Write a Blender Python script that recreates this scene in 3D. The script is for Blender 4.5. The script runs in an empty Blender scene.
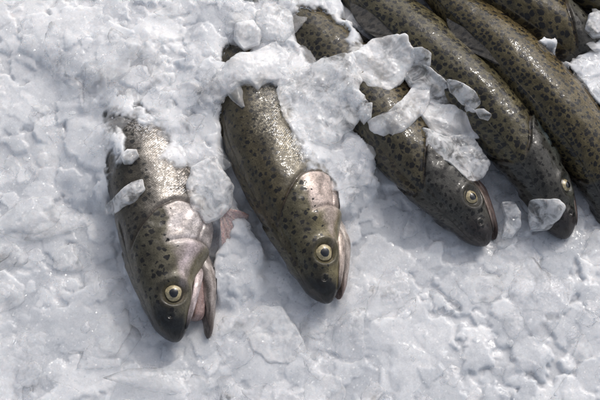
import bpy, math, random
import numpy as np
from mathutils import Vector

SC = 0.0007            # metres per unit; all lengths below are in units (0.7 mm)
rng = np.random.default_rng(7)
random.seed(7)
scn = bpy.context.scene
COL = scn.collection

# ------------------------------------------------------------------ camera
TILT = math.radians(24)
DIST = 1250.0
TGT = np.array([300.0, 200.0, 14.0])
RIGHT = np.array([1.0, 0, 0]); UP = np.array([0, math.cos(TILT), math.sin(TILT)])
BACK = np.array([0, -math.sin(TILT), math.cos(TILT)])
CAM = np.array([0, 0, TGT[2]]) + DIST * BACK

def P(px, py, z=0.0):
    """point of the real scene seen at (px, py) of the photograph at height z"""
    d = (px - 300) * RIGHT + (200 - py) * UP - DIST * BACK
    t = (z - CAM[2]) / d[2]
    return CAM + t * d

# ------------------------------------------------------------------ helpers
def smooth(x, a, b):
    t = np.clip((x - a) / (b - a), 0, 1)
    return t * t * (3 - 2 * t)

def spl(xs, ys, x, k=6.0):
    """smoothed piecewise linear profile"""
    g = np.linspace(xs[0] - 40, xs[-1] + 40, 1200)
    y = np.interp(g, xs, ys)
    dx = g[1] - g[0]
    n = int(3 * k / dx) + 1
    w = np.exp(-0.5 * (np.arange(-n, n + 1) * dx / k) ** 2); w /= w.sum()
    y = np.convolve(np.pad(y, n, mode='edge'), w, mode='valid')
    return np.interp(x, g, y)

class Noise:
    """tileless value noise, cubic, numpy"""
    def __init__(self, seed):
        self.t = np.random.default_rng(seed).random((256, 256))
    def __call__(self, x, y):
        xi = np.floor(x).astype(int); yi = np.floor(y).astype(int)
        fx = x - xi; fy = y - yi
        fx = fx * fx * (3 - 2 * fx); fy = fy * fy * (3 - 2 * fy)
        t = self.t
        a = t[xi & 255, yi & 255]; b = t[(xi + 1) & 255, yi & 255]
        c = t[xi & 255, (yi + 1) & 255]; d = t[(xi + 1) & 255, (yi + 1) & 255]
        return ((a + (b - a) * fx) * (1 - fy) + (c + (d - c) * fx) * fy) * 2 - 1
N1, N2, N3, N4 = Noise(1), Noise(2), Noise(3), Noise(4)

def mesh_obj(name, verts, faces, mat, parent=None, smooth_sh=True, attrs=None, uv=None, color=None):
    me = bpy.data.meshes.new(name)
    verts = np.asarray(verts, dtype=np.float64) * SC
    faces = np.asarray(faces, dtype=np.int32)
    k = faces.shape[1]
    me.vertices.add(len(verts)); me.vertices.foreach_set('co', verts.astype(np.float32).ravel())
    me.loops.add(faces.size); me.loops.foreach_set('vertex_index', faces.ravel())
    me.polygons.add(len(faces))
    me.polygons.foreach_set('loop_start', np.arange(0, faces.size, k, dtype=np.int32))
    me.update(calc_edges=True)
    me.validate()
    if smooth_sh:
        me.polygons.foreach_set('use_smooth', np.ones(len(me.polygons), dtype=bool))
    for n, a in (attrs or {}).items():
        at = me.attributes.new(n, 'FLOAT', 'POINT'); at.data.foreach_set('value', np.asarray(a, dtype=np.float32))
    if color is not None:
        c4 = np.ones((len(verts), 4), dtype=np.float32); c4[:, :3] = color
        at = me.attributes.new('tint', 'FLOAT_COLOR', 'POINT'); at.data.foreach_set('color', c4.ravel())
    if uv is not None:
        l = me.uv_layers.new(name='UVMap')
        vi = np.zeros(len(me.loops), dtype=np.int32); me.loops.foreach_get('vertex_index', vi)
        l.data.foreach_set('uv', np.asarray(uv, dtype=np.float32)[vi].ravel())
    me.materials.append(mat)
    o = bpy.data.objects.new(name, me); COL.objects.link(o)
    if parent is not None:
        o.parent = parent
        o.matrix_parent_inverse = parent.matrix_world.inverted()
    return o

def grid_faces(nu, nv, wrap=False):
    u = np.arange(nu - 1)[:, None]; v = np.arange(nv if wrap else nv - 1)[None, :]
    v2 = (v + 1) % nv
    a = u * nv + v; b = (u + 1) * nv + v; c = (u + 1) * nv + v2; d = u * nv + v2
    return np.stack([a, b, c, d], -1).reshape(-1, 4)

def root(name, label, cat, loc, group=None):
    o = bpy.data.objects.new(name, None); COL.objects.link(o)
    o.location = Vector([c * SC for c in loc]); o.empty_display_size = 0.01
    o['label'] = label; o['category'] = cat
    if group: o['group'] = group
    bpy.context.view_layer.update()
    return o

# ------------------------------------------------------------------ materials
def new_mat(name):
    m = bpy.data.materials.new(name); m.use_nodes = True
    nt = m.node_tree; b = nt.nodes['Principled BSDF']
    return m, nt, b
def nd(nt, typ, **kw):
    n = nt.nodes.new(typ)
    for k, v in kw.items():
        if k.startswith('i_'):
            n.inputs[k[2:].replace('_', ' ')].default_value = v
        else: setattr(n, k, v)
    return n
def mth(nt, op, a, b=None, clamp=False):
    n = nt.nodes.new('ShaderNodeMath'); n.operation = op; n.use_clamp = clamp
    for i, v in enumerate((a, b)):
        if v is None: continue
        if isinstance(v, (int, float)): n.inputs[i].default_value = v
        else: nt.links.new(v, n.inputs[i])
    return n.outputs[0]
def mix(nt, f, a, b, blend='MIX'):
    n = nt.nodes.new('ShaderNodeMix'); n.data_type = 'RGBA'; n.blend_type = blend
    for s, v in ((n.inputs['Factor'], f), (n.inputs[6], a), (n.inputs[7], b)):
        if isinstance(v, (int, float)): s.default_value = v
        elif isinstance(v, tuple): s.default_value = (*v, 1)
        else: nt.links.new(v, s)
    return n.outputs[2]
def mrange(nt, v, a, b, c=0.0, d=1.0, t='SMOOTHSTEP'):
    n = nt.nodes.new('ShaderNodeMapRange'); n.interpolation_type = t
    for i, q in enumerate((v, a, b, c, d)):
        if isinstance(q, (int, float)): n.inputs[i].default_value = q
        else: nt.links.new(q, n.inputs[i])
    return n.outputs[0]

def fish_material():
    m, nt, b = new_mat('wet_trout_skin'); L = nt.links.new
    uv = nd(nt, 'ShaderNodeUVMap', uv_map='UVMap').outputs[0]
    col = nd(nt, 'ShaderNodeAttribute', attribute_name='tint').outputs['Color']
    aspot = nd(nt, 'ShaderNodeAttribute', attribute_name='spot').outputs['Fac']
    ascale = nd(nt, 'ShaderNodeAttribute', attribute_name='scaly').outputs['Fac']
    asilv = nd(nt, 'ShaderNodeAttribute', attribute_name='silver').outputs['Fac']
    asz = nd(nt, 'ShaderNodeAttribute', attribute_name='spotsize').outputs['Fac']
    wn = nd(nt, 'ShaderNodeTexNoise', i_Scale=0.33, i_Detail=3.0); L(uv, wn.inputs['Vector'])
    wv = nt.nodes.new('ShaderNodeVectorMath'); wv.operation = 'MULTIPLY_ADD'
    L(wn.outputs['Color'], wv.inputs[0]); wv.inputs[1].default_value = (4.5, 4.5, 0); L(uv, wv.inputs[2])
    sc = nt.nodes.new('ShaderNodeVectorMath'); sc.operation = 'DIVIDE'; L(wv.outputs[0], sc.inputs[0]); L(asz, sc.inputs[1])
    vo = nd(nt, 'ShaderNodeTexVoronoi', voronoi_dimensions='2D', i_Scale=1.0, i_Randomness=0.85); L(sc.outputs[0], vo.inputs['Vector'])
    sep = nt.nodes.new('ShaderNodeSeparateColor'); L(vo.outputs['Color'], sep.inputs[0])
    rad = mth(nt, 'MULTIPLY', mrange(nt, sep.outputs[0], 0, 1, 0.16, 0.42, 'LINEAR'), aspot)
    d0 = mth(nt, 'SUBTRACT', rad, vo.outputs['Distance'])
    spot = mrange(nt, d0, -0.03, 0.07)
    # fine secondary freckles
    vo2 = nd(nt, 'ShaderNodeTexVoronoi', voronoi_dimensions='2D', i_Scale=0.3, i_Randomness=1.0); L(wv.outputs[0], vo2.inputs['Vector'])
    sep2 = nt.nodes.new('ShaderNodeSeparateColor'); L(vo2.outputs['Color'], sep2.inputs[0])
    rad2 = mth(nt, 'MULTIPLY', mrange(nt, sep2.outputs[1], 0.4, 1, 0.0, 0.24, 'LINEAR'), aspot)
    spot2 = mth(nt, 'MULTIPLY', mrange(nt, mth(nt, 'SUBTRACT', rad2, vo2.outputs['Distance']), -0.05, 0.06), 0.7)
    spt = mth(nt, 'MAXIMUM', spot, spot2)
    # mottling
    mo = nd(nt, 'ShaderNodeTexNoise', i_Scale=0.09, i_Detail=6.0, i_Roughness=0.7); L(uv, mo.inputs['Vector'])
    mcol = mix(nt, 1.0, col, mix(nt, mrange(nt, mo.outputs['Fac'], 0.3, 0.7), (0.55, 0.52, 0.48), (1.35, 1.3, 1.25)), 'MULTIPLY')
    fm = nd(nt, 'ShaderNodeTexNoise', i_Scale=0.8, i_Detail=3.0, i_Roughness=0.7); L(uv, fm.inputs['Vector'])
    mcol = mix(nt, 1.0, mcol, mix(nt, mrange(nt, fm.outputs['Fac'], 0.3, 0.7), (0.7, 0.7, 0.7), (1.25, 1.25, 1.25)), 'MULTIPLY')
    # scales
    mp = nd(nt, 'ShaderNodeMapping'); L(uv, mp.inputs['Vector']); mp.inputs['Scale'].default_value = (0.64, 0.76, 1); mp.inputs['Rotation'].default_value = (0, 0, 0.78)
    vs = nd(nt, 'ShaderNodeTexVoronoi', voronoi_dimensions='2D', i_Scale=1.0, i_Randomness=0.35); L(mp.outputs[0], vs.inputs['Vector'])
    ss = nt.nodes.new('ShaderNodeSeparateColor'); L(vs.outputs['Color'], ss.inputs[0])
    cellc = mix(nt, mrange(nt, ss.outputs[0], 0.2, 1.0), (0.4, 0.4, 0.4), (2.3, 2.35, 2.5))
    edge = mrange(nt, vs.outputs['Distance'], 0.25, 0.6, 1.0, 0.35)
    scol = mix(nt, 1.0, mix(nt, 1.0, mcol, cellc, 'MULTIPLY'), mix(nt, edge, (0.5, 0.5, 0.5), (1, 1, 1)), 'MULTIPLY')
    glint = mth(nt, 'MULTIPLY', mth(nt, 'MULTIPLY', mrange(nt, ss.outputs[2], 0.55, 0.8), mrange(nt, vs.outputs['Distance'], 0.2, 0.5, 1.0, 0.0)), mth(nt, 'MULTIPLY', ascale, mrange(nt, asilv, 0.15, 0.6)))
    scol = mix(nt, glint, scol, (0.82, 0.84, 0.87))
    c1 = mix(nt, ascale, mcol, scol)
    fin = mix(nt, spt, c1, (0.011, 0.010, 0.009))
    L(fin, b.inputs['Base Color'])
    met = mth(nt, 'MULTIPLY', asilv, mth(nt, 'SUBTRACT', 1.0, spt))
    L(met, b.inputs['Metallic'])
    L(mrange(nt, asilv, 0, 1, 0.45, 0.33, 'LINEAR'), b.inputs['Roughness'])
    b.inputs['Coat Weight'].default_value = 0.75
    b.inputs['Coat IOR'].default_value = 1.42
    wr = nd(nt, 'ShaderNodeTexNoise', i_Scale=0.12, i_Detail=4.0); L(uv, wr.inputs['Vector'])
    L(mrange(nt, wr.outputs['Fac'], 0.4, 0.7, 0.02, 0.12), b.inputs['Coat Roughness'])
    # bump: scales (tilted per cell), mucus wrinkles
    hb = mth(nt, 'MULTIPLY', mth(nt, 'ADD', mth(nt, 'MULTIPLY', vs.outputs['Distance'], -1.0), mth(nt, 'MULTIPLY', ss.outputs[1], 0.6)), mth(nt, 'ADD', mth(nt, 'MULTIPLY', ascale, 0.9), 0.12))
    b1 = nd(nt, 'ShaderNodeBump', i_Strength=0.7, i_Distance=SC * 0.6); L(hb, b1.inputs['Height'])
    n2 = nd(nt, 'ShaderNodeTexNoise', i_Scale=0.22, i_Detail=4.0, i_Roughness=0.6); L(uv, n2.inputs['Vector'])
    b2 = nd(nt, 'ShaderNodeBump', i_Strength=0.6, i_Distance=SC * 0.9); L(n2.outputs['Fac'], b2.inputs['Height']); L(b1.outputs[0], b2.inputs['Normal'])
    L(b2.outputs[0], b.inputs['Normal'])
    n3 = nd(nt, 'ShaderNodeTexNoise', i_Scale=0.55, i_Detail=1.0, i_Roughness=0.5); L(uv, n3.inputs['Vector'])
    b3 = nd(nt, 'ShaderNodeBump', i_Strength=0.6, i_Distance=SC * 0.28); L(n3.outputs['Fac'], b3.inputs['Height']); n4 = nd(nt, 'ShaderNodeTexNoise', i_Scale=0.16, i_Detail=1.5, i_Roughness=0.5); L(uv, n4.inputs['Vector']); b4 = nd(nt, 'ShaderNodeBump', i_Strength=0.8, i_Distance=SC * 1.1); L(n4.outputs['Fac'], b4.inputs['Height']); L(b4.outputs[0], b3.inputs['Normal'])
    L(b3.outputs[0], b.inputs['Coat Normal'])
    b.inputs['Specular IOR Level'].default_value = 0.18
    b.inputs['Subsurface Weight'].default_value = 0.0
    return m

def simple_mat(name, col, rough=0.3, coat=0.5, sss=0.0, bump=0.6, nscale=900, var=0.25, metal=0.0, trans=0.0):
    m, nt, b = new_mat(name); L = nt.links.new
    tc = nd(nt, 'ShaderNodeTexCoord').outputs['Object']
    n = nd(nt, 'ShaderNodeTexNoise', i_Scale=float(nscale), i_Detail=4.0, i_Roughness=0.65); L(tc, n.inputs['Vector'])
    lo = tuple(c * (1 - var) for c in col); hi = tuple(min(1, c * (1 + var)) for c in col)
    L(mix(nt, mrange(nt, n.outputs['Fac'], 0.3, 0.7), lo, hi), b.inputs['Base Color'])
    b.inputs['Roughness'].default_value = rough; b.inputs['Coat Weight'].default_value = coat; b.inputs['Coat Roughness'].default_value = 0.06
    b.inputs['Metallic'].default_value = metal
    b.inputs['Transmission Weight'].default_value = trans
    if sss:
        b.inputs['Subsurface Weight'].default_value = sss; b.inputs['Subsurface Radius'].default_value = (1, 0.5, 0.35); b.inputs['Subsurface Scale'].default_value = 0.002
    bp = nd(nt, 'ShaderNodeBump', i_Strength=bump, i_Distance=0.0006); L(n.outputs['Fac'], bp.inputs['Height']); L(bp.outputs[0], b.inputs['Normal'])
    return m

def ice_material(name, fac_lo, fac_hi, white=(0.90, 0.905, 0.915), clear=(0.56, 0.585, 0.62), rough=0.22, sssr=0.006, use_attr=False, ns=55.0, refr=0.0, edge=0.3, film=False, bumpd=0.00055):
    """milky ice; where it is clear one looks through it (fac = how milky the surface is)"""
    m, nt, b = new_mat(name); L = nt.links.new
    g = nt.nodes.new('ShaderNodeNewGeometry').outputs['Position']
    n = nd(nt, 'ShaderNodeTexNoise', i_Scale=ns, i_Detail=3.5, i_Roughness=0.62, i_Distortion=0.6); L(g, n.inputs['Vector'])
    f = mrange(nt, n.outputs['Fac'], 0.38, 0.66)
    if use_attr:
        a = nd(nt, 'ShaderNodeAttribute', attribute_name='clarity_and_light').outputs['Fac']
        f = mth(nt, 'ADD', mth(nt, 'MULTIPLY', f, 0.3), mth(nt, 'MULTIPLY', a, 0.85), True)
    fl = nd(nt, 'ShaderNodeTexNoise', i_Scale=900.0, i_Detail=3.0, i_Roughness=0.7); L(g, fl.inputs['Vector'])
    grain = mix(nt, mrange(nt, fl.outputs['Fac'], 0.3, 0.7), (0.95, 0.95, 0.95), (1.03, 1.03, 1.03))
    L(mix(nt, 1.0, mix(nt, f, white, clear), grain, 'MULTIPLY'), b.inputs['Base Color'])
    b.inputs['Subsurface Weight'].default_value = 1.0
    b.inputs['Subsurface Radius'].default_value = (0.88, 0.95, 1.0)
    b.inputs['Subsurface Scale'].default_value = sssr
    b.inputs['IOR'].default_value = 1.31
    n2 = nd(nt, 'ShaderNodeTexNoise', i_Scale=420.0, i_Detail=3.0, i_Roughness=0.6); L(g, n2.inputs['Vector'])
    v2 = nd(nt, 'ShaderNodeTexVoronoi', i_Scale=1000.0); L(g, v2.inputs['Vector'])
    s2 = nt.nodes.new('ShaderNodeSeparateColor'); L(v2.outputs['Color'], s2.inputs[0])
    gl = mth(nt, 'GREATER_THAN', s2.outputs[0], 0.93)
    rg = mrange(nt, n2.outputs['Fac'], 0.35, 0.65, rough * 0.5, rough * 1.6)
    L(mth(nt, 'MULTIPLY', rg, mth(nt, 'SUBTRACT', 1.0, mth(nt, 'MULTIPLY', gl, 0.7))), b.inputs['Roughness'])
    v = nd(nt, 'ShaderNodeTexVoronoi', i_Scale=300.0, feature='F1'); L(g, v.inputs['Vector'])
    h = mth(nt, 'ADD', n2.outputs['Fac'], mth(nt, 'MULTIPLY', v.outputs['Distance'], 0.7))
    bp = nd(nt, 'ShaderNodeBump', i_Strength=0.5, i_Distance=bumpd); L(h, bp.inputs['Height'])
    # tiny crystal faces that glint
    va = nt.nodes.new('ShaderNodeVectorMath'); va.operation = 'SUBTRACT'; L(v2.outputs['Color'], va.inputs[0]); va.inputs[1].default_value = (0.5, 0.5, 0.3)
    vb = nt.nodes.new('ShaderNodeVectorMath'); vb.operation = 'SCALE'; L(va.outputs[0], vb.inputs[0]); L(mth(nt, 'ADD', mth(nt, 'MULTIPLY', gl, 0.9), 0.12), vb.inputs['Scale'])
    vc = nt.nodes.new('ShaderNodeVectorMath'); vc.operation = 'ADD'; L(vb.outputs[0], vc.inputs[0]); L(bp.outputs[0], vc.inputs[1])
    vn = nt.nodes.new('ShaderNodeVectorMath'); vn.operation = 'NORMALIZE'; L(vc.outputs[0], vn.inputs[0])
    L(vn.outputs[0], b.inputs['Normal'])
    if fac_hi is not None:
        out = nt.nodes['Material Output']
        lw = nd(nt, 'ShaderNodeLayerWeight', i_Blend=0.25); L(bp.outputs[0], lw.inputs['Normal'])
        milk = mrange(nt, f, 0, 1, fac_hi, fac_lo, 'LINEAR')
        milk = mth(nt, 'ADD', milk, mth(nt, 'MULTIPLY', lw.outputs['Facing'], edge), True)
        if film:
            fa = nd(nt, 'ShaderNodeAttribute', attribute_name='film').outputs['Fac']
            milk = mrange(nt, mth(nt, 'ADD', mth(nt, 'MULTIPLY', fa, 1.25), mth(nt, 'MULTIPLY', mrange(nt, n.outputs['Fac'], 0.3, 0.7), 0.5)), 0.25, 1.15)
        tr = nt.nodes.new('ShaderNodeBsdfTransparent'); tr.inputs[0].default_value = (0.985, 0.987, 0.99, 1)
        src = tr.outputs[0]
        if refr:
            rf = nd(nt, 'ShaderNodeBsdfRefraction', i_IOR=1.2, i_Roughness=0.08); rf.inputs['Color'].default_value = (0.97, 0.98, 0.985, 1); L(bp.outputs[0], rf.inputs['Normal'])
            mr = nd(nt, 'ShaderNodeMixShader'); mr.inputs[0].default_value = refr; L(tr.outputs[0], mr.inputs[1]); L(rf.outputs[0], mr.inputs[2]); src = mr.outputs[0]
        gs = nd(nt, 'ShaderNodeBsdfGlossy', i_Roughness=0.12); L(vn.outputs[0], gs.inputs['Normal'])
        fr = nd(nt, 'ShaderNodeFresnel', i_IOR=1.31); L(bp.outputs[0], fr.inputs['Normal'])
        bk = nt.nodes.new('ShaderNodeNewGeometry').outputs['Backfacing']; ff = mth(nt, 'SUBTRACT', 1.0, bk)
        m1 = nt.nodes.new('ShaderNodeMixShader'); L(mth(nt, 'MULTIPLY', fr.outputs[0], ff), m1.inputs[0]); L(src, m1.inputs[1]); L(gs.outputs[0], m1.inputs[2])
        m2 = nt.nodes.new('ShaderNodeMixShader'); L(mth(nt, 'MULTIPLY', milk, mth(nt, 'SUBTRACT', 1.0, mth(nt, 'MULTIPLY', bk, 0.6))), m2.inputs[0]); L(m1.outputs[0], m2.inputs[1]); L(b.outputs[0], m2.inputs[2])
        L(m2.outputs[0], out.inputs['Surface'])
    return m

M_FISH = fish_material()
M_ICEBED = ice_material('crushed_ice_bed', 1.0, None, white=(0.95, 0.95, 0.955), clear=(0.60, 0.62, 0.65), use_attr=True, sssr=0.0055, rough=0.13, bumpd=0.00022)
M_LOOSE = ice_material('loose_ice', 0.0, 0.42, white=(0.97, 0.97, 0.98), clear=(0.96, 0.965, 0.975), rough=0.16, sssr=0.0008, ns=90.0, use_attr=True, edge=0.06)
M_ICEFILM = ice_material('thin_ice_film', 1.0, 1.0, white=(0.95, 0.95, 0.955), clear=(0.60, 0.62, 0.65), use_attr=True, sssr=0.0055, rough=0.13, film=True, bumpd=0.0003)
M_MILKY = ice_material('milky_ice', 0.35, 0.85, white=(0.95, 0.945, 0.945), clear=(0.88, 0.88, 0.89), rough=0.16, sssr=0.003, bumpd=0.0004)
M_GLASSY = ice_material('glassy_ice', 0.1, 0.65, white=(0.95, 0.945, 0.945), clear=(0.90, 0.905, 0.91), rough=0.12, sssr=0.002, ns=110.0, refr=0.4, bumpd=0.0004)
M_IRIS = simple_mat('fish_iris', (0.42, 0.35, 0.20), 0.3, 1.0, var=0.4, bump=0.35, metal=0.1, nscale=700)
M_EYEBALL = simple_mat('fish_eyeball', (0.05, 0.042, 0.03), 0.3, 1.0, bump=0.2)
M_PUPIL = simple_mat('fish_pupil', (0.006, 0.007, 0.010), 0.12, 1.0, var=0.1, bump=0.05)
M_MOUTH = simple_mat('mouth_lining', (0.40, 0.28, 0.26), 0.35, 0.6, sss=0.4)
M_FINPINK = simple_mat('pink_fin', (0.74, 0.56, 0.53), 0.25, 0.8, sss=0.8, trans=0.25)
M_FINDARK = simple_mat('grey_fin', (0.07, 0.068, 0.065), 0.4, 0.6, var=0.6, nscale=500)

# ------------------------------------------------------------------ fish
S_K = np.array([0, 12, 30, 50, 80, 120, 180, 260, 340, 420, 480.])
AD_K = np.array([9, 17, 24, 30, 36, 42, 46, 45, 36, 22, 14.])
AV_K = np.array([6, 9, 12, 15, 31, 42, 46, 46, 38, 20, 12.])
B_K = np.array([9, 15, 19, 23, 28, 32, 34, 32, 24, 14, 7.])

class Fish:
    def __init__(s, spine, rolls, scale=1.0, ls=None):
        ls = ls or scale
        pts = np.array([P(*p) for p in spine])
        # arc-length parametrised smooth curve
        k = np.linspace(0, len(pts) - 1, 600)
        c = np.stack([spl(np.arange(len(pts)), pts[:, i], k, 0.33) for i in range(3)], 1)
        seg = np.r_[0, np.cumsum(np.linalg.norm(np.diff(c, axis=0), axis=1))]
        s.len = seg[-1] / ls; s.scale = scale; s.ls = ls
        s.sg = seg / ls; s.c = c
        s.roll_s, s.roll_v = rolls
        s.ws = None
    def frame(s, q):
        c = np.stack([np.interp(q, s.sg, s.c[:, i]) for i in range(3)], -1)
        e = 4.0
        qa = np.clip(q - e, 0, s.len - 2 * e); qb = np.clip(q + e, 2 * e, s.len)
        T = np.stack([np.interp(qb, s.sg, s.c[:, i]) - np.interp(qa, s.sg, s.c[:, i]) for i in range(3)], -1)
        T /= np.linalg.norm(T, axis=-1, keepdims=True) + 1e-9
        # straight extension before the snout
        c = c + np.minimum(q, 0)[..., None] * T * s.ls
        Z = np.array([0, 0, 1.0])
        A = np.cross(Z, T); A /= np.linalg.norm(A, axis=-1, keepdims=True)
        U = np.cross(T, A)
        th = np.radians(np.interp(q, s.roll_s, s.roll_v))[..., None]
        D = np.cos(th) * A + np.sin(th) * U
        Lv = np.cos(th) * U - np.sin(th) * A
        return c, T, D, Lv
    def map(s, q, d, l):
        q = np.asarray(q, float); d = np.asarray(d, float); l = np.asarray(l, float)
        c, T, D, Lv = s.frame(q)
        return c + (d[..., None] * D + l[..., None] * Lv) * s.scale

def prof(q):
    r = np.sqrt(np.clip(1 - (1 - np.clip(q / 15.0, 0, 1)) ** 2, 0, 1))
    return spl(S_K, AD_K, q, 7) * r, spl(S_K, AV_K, q, 5) * r, spl(S_K, B_K, q, 7) * r

def edge_s(dn):
    """rear edge of the gill cover"""
    return 122 - 16 * (dn + 0.05) ** 2 * np.where(dn > 0, 2.2, 1.0) - 8 * np.clip(-dn - 0.5, 0, 1)

def make_fish(idx, label, spine, rolls, scale, pal, ls=None, jaw_open=0.0, slen=None, eye_r=9.6, es=47.0, spotsize=9.0, scaly=1.0, silver=1.0, fins=()):
    F = Fish(spine, rolls, scale, ls)
    L = min(slen or F.len, F.len)
    hd = F.map(np.array([60.0]), np.array([0.0]), np.array([0.0]))[0]
    rt = root('trout', label, 'fish', (hd[0], hd[1], 0), 'whole trout laid out on the ice')
    ns = int(L / 0.95); nv = 300
    q = np.linspace(0, 1, ns) ** 1.15 * L
    ph = np.linspace(0, 2 * math.pi, nv, endpoint=False)
    Q, PH = np.meshgrid(q, ph, indexing='ij')
    ad, av, bb = prof(Q)
    cs, sn = np.cos(PH), np.sin(PH)
    a = np.where(cs > 0, ad, av)
    pw = 0.92
    d = a * np.sign(cs) * np.abs(cs) ** pw
    l = bb * np.sign(sn) * np.abs(sn) ** (0.9 - 0.12 * smooth(Q, 90, 40))
    dn = np.where(d > 0, d / (ad + 1e-6), d / (av + 1e-6))
    # ---- relief along the outward direction
    disp = np.zeros_like(Q)
    e = edge_s(dn) + 1.6 * N1(dn * 3 + 7, PH * 2 + idx)
    f = Q - e
    side = smooth(np.abs(sn), 0.12, 0.45)
    cover = smooth(f, 0.8, -0.8)
    disp += side * (1.5 * cover * smooth(f, -46, -6) - 1.6 * np.exp(-((f - 2.2) / 2.2) ** 2))
    pre = Q - (86 - 10 * (dn + 0.1) ** 2 - 4 * dn)
    disp += side * smooth(dn, 0.45, 0.1) * (1.3 * smooth(pre, 1, -3) * smooth(pre, -18, -3) - 0.9 * np.exp(-((pre - 1.5) / 2.0) ** 2))
    # sub-opercular fold
    fold = (dn + 0.55 + 0.004 * (Q - 100))
    disp -= side * 1.2 * np.exp(-(fold / 0.05) ** 2) * smooth(Q, 84, 92) * smooth(f, 2, -3)
    # folds on the gill cover
    disp += side * cover * smooth(pre, 0, 6) * (0.7 * N2(Q * 0.10 + 3 * dn, dn * 4 + idx) + 0.2 * N3(Q * 0.3, dn * 9))
    # eye socket
    ed = 7.0
    er = np.hypot(Q - es, d - ed)
    vis = smooth(np.abs(sn), 0.1, 0.4)
    disp += vis * (2.2 * np.exp(-((er - 12.5) / 4.0) ** 2) - 2.6 * smooth(er, 11, 7))
    # nostril
    nr = np.hypot(Q - 21, d - 9.5)
    disp += vis * (0.8 * np.exp(-((nr - 3.2) / 1.2) ** 2) - 1.4 * np.exp(-(nr / 1.8) ** 2))
    # flesh undulation
    disp += (1.0 * N1(Q * 0.03 + idx * 9, PH * 1.5) + 0.35 * N2(Q * 0.09, PH * 4 + idx)) * smooth(Q, 10, 60)
    disp += 0.5 * np.exp(-((d / 3.0)) ** 2) * smooth(Q, 125, 150)
    d = d + disp * cs; l = l + disp * sn
    V = F.map(Q, d, l)
    arc = PH * (0.5 * (ad + av) + bb) * 0.5 + 60
    arc = (PH - math.pi / 2) * 38.0 * np.interp(Q, [0, 60, 150, 300, 450], [0.45, 0.75, 1, 0.95, 0.6]) + 300
    # ---- colours
    def C(k): return np.array(pal[k])[None, None, :]
    n = 0.12 * N1(Q * 0.05 + idx, dn * 3) + 0.06 * N2(Q * 0.2, dn * 8 + idx)
    t = dn + n
    w1 = smooth(t, 0.15, 0.85)[..., None]; w2 = smooth(t, 0.05, -0.55)[..., None]; w3 = smooth(t, -0.5, -0.95)[..., None]
    body = C('flank') * (1 - w1) + C('back') * w1
    body = body * (1 - w2) + C('lower') * w2
    body = body * (1 - w3) + C('belly') * w3
    t2 = t + 0.0
    h1 = smooth(t2, 0.0, 0.75)[..., None]; h2 = smooth(t2, 0.12 + pal.get('cheek_up', 0.0), -0.3 + pal.get('cheek_up', 0.0))[..., None]
    head = C('head') * (1 - h1) + C('crown') * h1
    cheek_mask = h2 * smooth(Q + 60 * t, 28, 60)[..., None]
    head = head * (1 - cheek_mask) + C('cheek') * cheek_mask
    opm = (smooth(pre + 6 * n * 8, -8, 6) * smooth(t, 0.38, 0.15) * cover)[..., None]
    head = head * (1 - opm) + C('cover') * opm
    bl = (np.exp(-((Q - 104) / 9) ** 2 - ((d - 2) / 9) ** 2) * 0.75)[..., None] * np.array(pal.get('blotch', 0.0))
    head = head * (1 - bl) + C('lower') * 0.5 * bl
    hm = smooth(f, 4, -3)[..., None]
    hm = np.maximum(hm, smooth(Q + 30 * t, 132, 112)[..., None] * 0)
    col = body * (1 - hm) + head * hm
    tip = smooth(Q + 14 * (n * 4) - 9 * t, 32, 10)[..., None]
    col = col * (1 - tip) + C('tip') * tip
    # dark creases at the gill opening
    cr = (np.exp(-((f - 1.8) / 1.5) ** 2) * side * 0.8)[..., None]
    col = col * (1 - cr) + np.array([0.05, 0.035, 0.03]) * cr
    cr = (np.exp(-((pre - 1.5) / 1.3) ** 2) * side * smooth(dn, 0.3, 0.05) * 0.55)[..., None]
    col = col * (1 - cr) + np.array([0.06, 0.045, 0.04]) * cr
    rimg = (np.exp(-((er - 12.0) / 2.6) ** 2) * vis * 0.6)[..., None]
    col = col * (1 - rimg) + np.array([0.03, 0.028, 0.022]) * rimg
    nrm = (np.exp(-(nr / 2.2) ** 2) * vis * 0.85)[..., None]
    col = col * (1 - nrm) + 0.01 * nrm
    spot = smooth(t, pal['spot_lo'], pal['spot_lo'] + 0.3) * (0.82 + 0.25 * smooth(t, 0.1, 0.7))
    spot = np.where(f < 0, smooth(t, pal.get('head_lo', 0.1), pal.get('head_lo', 0.1) + 0.25) * 0.85, spot * pal.get('body_spot', 1.0))
    spot = spot * smooth(er, 8, 14) * smooth(Q, 4, 14)
    ssz = np.full_like(Q, spotsize) * np.where(f < 0, 0.95, 1.0)
    ssz = np.full_like(Q, spotsize)
    scl = smooth(f, 2, 14) * scaly * smooth(t, 1.05, 0.6) * (0.35 + 0.65 * smooth(N4(Q / 30 + idx, t * 2.5), -0.5, 0.4))
    slv = (smooth(f, 0, 6) * (np.exp(-((t - pal.get('silv_c', -0.05)) / 0.5) ** 2)) * 0.85 * silver
           + opm[..., 0] * 0.55 * pal.get('cover_silver', 1.0) * silver + cheek_mask[..., 0] * hm[..., 0] * 0.25 * silver)
    slv = np.clip(slv * (0.6 + 0.4 * N3(Q / 22 + idx, t * 3)), 0, 0.8)
    uvs = np.stack([Q + 500 * idx, arc], -1).reshape(-1, 2)
    faces = grid_faces(ns, nv, True)
    # snout cap is degenerate at q=0 (all radii 0)
    mesh_obj('body', V.reshape(-1, 3), faces, M_FISH, rt, uv=uvs, color=col.reshape(-1, 3),
             attrs=dict(spot=spot.ravel(), scaly=scl.ravel(), silver=slv.ravel(), spotsize=ssz.ravel()))

    # ---- lower jaw
    nj, njv = 150, 120
    t_ = np.linspace(0, 1, nj) ** 1.1 * 92
    T_, PJ = np.meshgrid(t_, np.linspace(0, 2 * math.pi, njv, endpoint=False), indexing='ij')
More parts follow.
